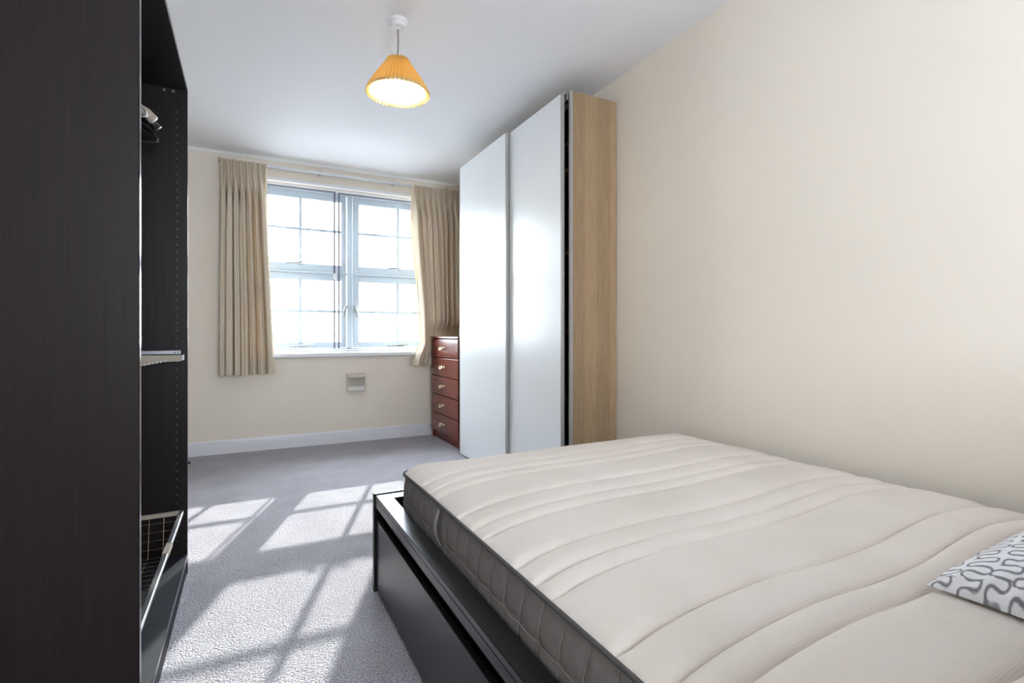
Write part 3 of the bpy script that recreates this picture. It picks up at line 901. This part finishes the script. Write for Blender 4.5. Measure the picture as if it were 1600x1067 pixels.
# perimeter outline (for border and piping)
per = []
def arc(cx, cy, a0, a1, n=10):
    for i in range(n):
        a = a0 + (a1 - a0) * i / n
        per.append((cx + RC * math.cos(a), cy + RC * math.sin(a), math.cos(a), math.sin(a)))
def line(xa, ya, xb, yb, nx_, ny_, step=0.006):
    L = math.hypot(xb - xa, yb - ya); n = int(L / step)
    for i in range(n):
        f = i / n
        per.append((xa + (xb - xa) * f, ya + (yb - ya) * f, nx_, ny_))
# counter-clockwise from the near-left corner along the near edge
line(MX0 + RC, MY0, MX1 - RC, MY0, 0, -1); arc(MX1 - RC, MY0 + RC, -PI / 2, 0)
line(MX1, MY0 + RC, MX1, MY1 - RC, 1, 0); arc(MX1 - RC, MY1 - RC, 0, PI / 2)
line(MX1 - RC, MY1, MX0 + RC, MY1, 0, 1); arc(MX0 + RC, MY1 - RC, PI / 2, PI)
line(MX0, MY1 - RC, MX0, MY0 + RC, -1, 0); arc(MX0 + RC, MY0 + RC, PI, 1.5 * PI)
np_ = len(per)
S_ = [0.0]
for i in range(1, np_):
    S_.append(S_[-1] + math.hypot(per[i][0] - per[i - 1][0], per[i][1] - per[i - 1][1]))


def sagy(y): return -0.008 * min(1, max(0, (y - 1.45) / 0.45)) ** 2


rows = 30
QP = 0.075                                    # spacing of the vertical quilting
mb = MB(); vs = []; fs = []
for j in range(rows + 1):
    v = j / rows
    z = MZB + (MZP - MZB) * v
    for i, (x, y, ax, ay) in enumerate(per):
        off = 0.010 * math.sin(v * PI) - 0.004
        lean = 0.010 * math.sin(v * PI * 1.3)
        s = S_[i] + lean
        d1 = abs((s / QP) % 1 - 0.5) * QP     # distance to the nearest stitch line
        d1 = QP / 2 - d1
        d2 = abs(z - (MZB + 0.113 + 0.003 * math.sin(s * 23)))
        off -= 0.005 * math.exp(-d1 / 0.008) + 0.005 * math.exp(-d2 / 0.009)
        off += 0.0007 * math.sin(s * 150 + 8 * v) * (0.4 + 0.6 * v)
        vs.append((x + ax * off, y + ay * off, z + sagy(y) * v))
for j in range(rows):
    for i in range(np_):
        k = (i + 1) % np_
        fs.append((j * np_ + i, j * np_ + k, (j + 1) * np_ + k, (j + 1) * np_ + i))
mb.add(vs, fs)
sb = mb.build('side_border', 'mattress_grey', mt, True, False)
# stitch lines of the quilting, laid on the border
sv = mb.v
st_ = MB()
def bp_(i, j, o=0.0012):
    x, y, z = sv[j * np_ + i % np_]; q = per[i % np_]
    return (x + q[2] * o, y + q[3] * o, z)
jm = int(round(0.113 / (MZP - MZB) * rows))
st_.tube([bp_(i, jm) for i in range(0, np_, 2)], 0.0011, 5, True)
k = 0
while True:
    tgt = k * QP
    if tgt > S_[-1]: break
    pts = []
    for j in range(rows + 1):
        v = j / rows
        s_ = tgt - 0.010 * math.sin(v * PI * 1.3)
        i = int(np.searchsorted(S_, max(0, s_)))
        i = min(i, np_ - 1)
        i0 = max(0, i - 1); f = 0 if i == i0 else (s_ - S_[i0]) / (S_[i] - S_[i0])
        f = min(1, max(0, f))
        a_, b2 = bp_(i0, j), bp_(i, j)
        pts.append(tuple(a_[c] + (b2[c] - a_[c]) * f for c in range(3)))
    st_.tube(pts, 0.0010, 5)
    k += 1
o = st_.build('stitching', 'stitch_thread', sb, True); o['kind'] = 'stuff'
mb = MB().tube([(x + ax * 0.001, y + ay * 0.001, MZP + 0.001 + sagy(y)) for x, y, ax, ay in per[::2]], 0.0048, 8, True)
mb.build('piping', 'piping_grey', mt, True)
mb = MB(); mb.box(MX0 + 0.03, MX1 - 0.03, MY0 + 0.03, MY1 - 0.03, MZB, MZB + 0.02); mb.build('underside', 'mattress_grey', mt)
# carrying handle: sewn fabric loop on the near side
for yh in (1.42, 0.35):
    lp = []
    for k, f in enumerate(np.linspace(0, 1, 15)):
        z = MZP - 0.006 - 0.10 * f
        lp.append((MX0 - 0.008 - 0.014 * math.sin(f * PI), yh - 0.010 * f, z))
    mb = MB()
    vs = []; fs = []
    for p in lp:
        for dy_, dx_ in ((-0.011, 0.0), (-0.009, -0.003), (0.009, -0.003), (0.011, 0.0)):
            vs.append((p[0] + dx_, p[1] + dy_, p[2]))
    for i in range(len(lp) - 1):
        for k in range(3):
            fs.append((i * 4 + k, i * 4 + k + 1, i * 4 + k + 5, i * 4 + k + 4))
        fs.append((i * 4 + 3, i * 4, i * 4 + 4, i * 4 + 7))
    mb.add(vs, fs).build('carry_handle', 'handle_grey', mt, True)

# ------------------------------------------------------------------ pillow
PW, PD = 0.70, 0.47
px0, py1 = 1.062, 0.468
rot = math.radians(-3)
nu, nv = 540, 360
u = np.linspace(-1, 1, nu + 1); v = np.linspace(-1, 1, nv + 1)
UU, VV = np.meshgrid(u, v)
# outline: edges curve in between pointed corners
ox = UU * (1 - 0.045 * (1 - np.abs(UU) ** 2) * 0 - 0.045 * (1 - VV ** 2) * np.abs(UU) ** 3)
oy = VV * (1 - 0.06 * (1 - UU ** 2) * np.abs(VV) ** 3)
lx = (ox + 1) / 2 * PW; ly = (oy - 1) / 2 * PD
th = 0.130 * np.power(np.clip((1 - np.abs(UU) ** 2.6) * (1 - np.abs(VV) ** 2.6), 0, 1), 0.55)
wr1 = 0.004 * np.sin(9 * UU + 5 * VV) * (1 - VV ** 2) * (1 - UU ** 2)
edge_d = np.minimum(1 - np.abs(UU), 1 - np.abs(VV))
pk = 0.005 * np.sin(40 * UU + 31 * VV) * np.exp(-edge_d / 0.08) * np.clip(edge_d / 0.03, 0, 1)
zt_ = 0.549 + th + wr1 + pk
zb_ = 0.549 - 0.03 * th
cr_, sr_ = math.cos(rot), math.sin(rot)
wx = px0 + lx * cr_ - ly * sr_; wy = py1 + lx * sr_ + ly * cr_
# printed meander: x = s + b sin(2ks), y = a sin(ks), rows of it
row_h, lam = 0.036, 0.024
ss = np.linspace(0, 1, 160, endpoint=False)
best = np.full(UU.shape, 1.0)
rr = random.Random(5)
for r in range(-15, 2):
    for half in (0,):
        yr = r * row_h + 0.02
        phs = rr.random()
        A_ = 0.016 * rr.uniform(0.85, 1.1)
        warp_y = yr + 0.006 * np.sin(lx * 21 + r)
        yy = ly - warp_y
        msk = np.abs(yy) < 0.04
        if not msk.any(): continue
        xx = np.mod(lx / lam + phs, 1.0)[msk]; y2 = yy[msk]
        amp_ = A_ * (1 + 0.25 * np.sin(np.floor(lx / lam + phs) * 2.3 + r))[msk]
        dmin = np.full(xx.shape, 1.0)
        for s in ss:
            xs_ = s - 0.12 * math.sin(4 * PI * s)
            dxx = np.abs(xx - xs_); dxx = np.minimum(dxx, 1 - dxx) * lam
            dd = np.hypot(dxx, y2 - amp_ * math.sin(2 * PI * s))
            dmin = np.minimum(dmin, dd)
        best[msk] = np.minimum(best[msk], dmin)
ink = np.clip((0.0018 - best) / 0.0009 + 0.5, 0, 1)[..., None]
colr = np.array([0.80, 0.80, 0.83]) * (1 - ink) + np.array([0.23, 0.23, 0.26]) * ink
tv = np.stack([wx, wy, zt_], -1).reshape(-1, 3)
mb = MB(); mb.v = [tuple(p) for p in tv.tolist()]
W1 = nu + 1
mb.f = [(j * W1 + i, j * W1 + i + 1, (j + 1) * W1 + i + 1, (j + 1) * W1 + i) for j in range(nv) for i in range(nu)]
# underside on a coarser grid, sharing the rim
o0 = len(mb.v)
bv = np.stack([wx, wy, zb_], -1)[::5, ::5]
mb.v += [tuple(p) for p in bv.reshape(-1, 3).tolist()]
n1, n2 = bv.shape[0], bv.shape[1]
mb.f += [(o0 + j * n2 + i, o0 + (j + 1) * n2 + i, o0 + (j + 1) * n2 + i + 1, o0 + j * n2 + i + 1) for j in range(n1 - 1) for i in range(n2 - 1)]
pil = mb.build('pillow', 'squiggle_print', None, True, False, (1.4, 0.25, 0.55))
ca = pil.data.color_attributes.new('print', 'FLOAT_COLOR', 'POINT')
cc = np.ones((len(mb.v), 4)); cc[:, :3] = (0.80, 0.80, 0.83)
cc[:o0, :3] = colr.reshape(-1, 3)
ca.data.foreach_set('color', cc.reshape(-1))
tag(pil, 'white pillow printed with grey squiggles on the mattress', 'pillow')

# ------------------------------------------------------------------ pendant lamp
LX, LY = 0.643, 2.442
lp = thing('pendant_lamp', (LX, LY, H), 'lit pendant lamp with a pleated yellow cone shade', 'pendant lamp')
MB().lathe([(0.0, 0.0), (0.044, 0.0), (0.0445, -0.013), (0.0415, -0.016), (0.040, -0.018), (0.037, -0.031), (0.034, -0.036), (0.012, -0.038), (0.008, -0.044), (0.0, -0.044)], (LX, LY, H), 48).build('ceiling_rose', 'white_plastic', lp)
MB().tube([(LX, LY, H - 0.040), (LX + 0.0015, LY, 2.40), (LX - 0.001, LY, 2.33), (LX, LY, 2.262)], 0.0038, 8).build('cord', 'cord_grey', lp, True)
MB().lathe([(0.0, 0.0), (0.010, 0.0), (0.017, -0.01), (0.018, -0.045), (0.022, -0.048), (0.022, -0.056), (0.0, -0.056)], (LX, LY, 2.278), 20).build('lamp_holder', 'white_plastic', lp, True)
MB().lathe([(0.0, 0.0), (0.013, 0.0), (0.014, -0.020), (0.022, -0.036), (0.029, -0.055), (0.029, -0.070), (0.022, -0.086), (0.010, -0.094), (0.0, -0.096)], (LX, LY, 2.224), 24).build('bulb', 'bulb_glow', lp, True)
NP = 50
zt, zb, r0, r1 = 2.305, 2.150, 0.048, 0.150
mod = lambda k, j: 1 + (0.042 if k % 2 else -0.042) * (1.2 - 0.5 * (j / 6))
prof = [(r0 + (r1 - r0) * f + 0.004 * math.sin(f * PI), zt + (zb - zt) * f) for f in np.linspace(0, 1, 7)]
vs = []
sh = MB().lathe(prof, (LX, LY, 0), NP * 2, mod)
# scalloped ends
n = NP * 2
for k in range(n):
    if k % 2:
        x, y, z = sh.v[k]; sh.v[k] = (x, y, z + 0.008)
        x, y, z = sh.v[6 * n + k]; sh.v[6 * n + k] = (x, y, z - 0.006)
shd = sh.build('shade', 'shade_cloth', lp, False, False)
li = MB(); li.v = [(LX + (x - LX) * 0.985, LY + (y - LY) * 0.985, z - 0.0005) for x, y, z in sh.v]; li.f = list(sh.f)
li.build('lining', 'shade_lining', shd, False, False)
MB().lathe([(0.0, 0.0), (0.040, 0.0), (0.043, -0.004), (0.040, -0.008), (0.0, -0.008)], (LX, LY, 2.284), 24).build('light_stop_disc', 'white_plastic', lp)  # added disc, stops bulb light spilling up onto the ceiling
# laced trim round the lower rim: ring wires and slanted stitches
tm = MB()
ring = [(LX + 0.146 * math.cos(a), LY + 0.146 * math.sin(a), zb + 0.004) for a in np.linspace(0, 2 * PI, 72, endpoint=False)]
tm.tube(ring, 0.0022, 6, True)
ring = [(LX + 0.047 * math.cos(a), LY + 0.047 * math.sin(a), zt - 0.004) for a in np.linspace(0, 2 * PI, 36, endpoint=False)]
tm.tube(ring, 0.0018, 6, True)
for k in range(3):
    a = 2 * PI * k / 3 + 0.4
    tm.tube([(LX + 0.020 * math.cos(a), LY + 0.020 * math.sin(a), 2.262), (LX + 0.047 * math.cos(a), LY + 0.047 * math.sin(a), zt - 0.004)], 0.0016, 6)
tm.build('shade_frame', 'steel', lp)
st = MB()
for k in range(44):
    a0 = 2 * PI * k / 44; a1 = a0 + 0.075
    st.tube([(LX + 0.150 * math.cos(a0), LY + 0.150 * math.sin(a0), zb - 0.006), (LX + 0.134 * math.cos(a1), LY + 0.134 * math.sin(a1), zb + 0.006), (LX + 0.150 * math.cos(a1 + .068), LY + 0.150 * math.sin(a1 + .068), zb - 0.006)], 0.0026, 5)
st.build('rim_lacing', 'shade_stitch', lp)
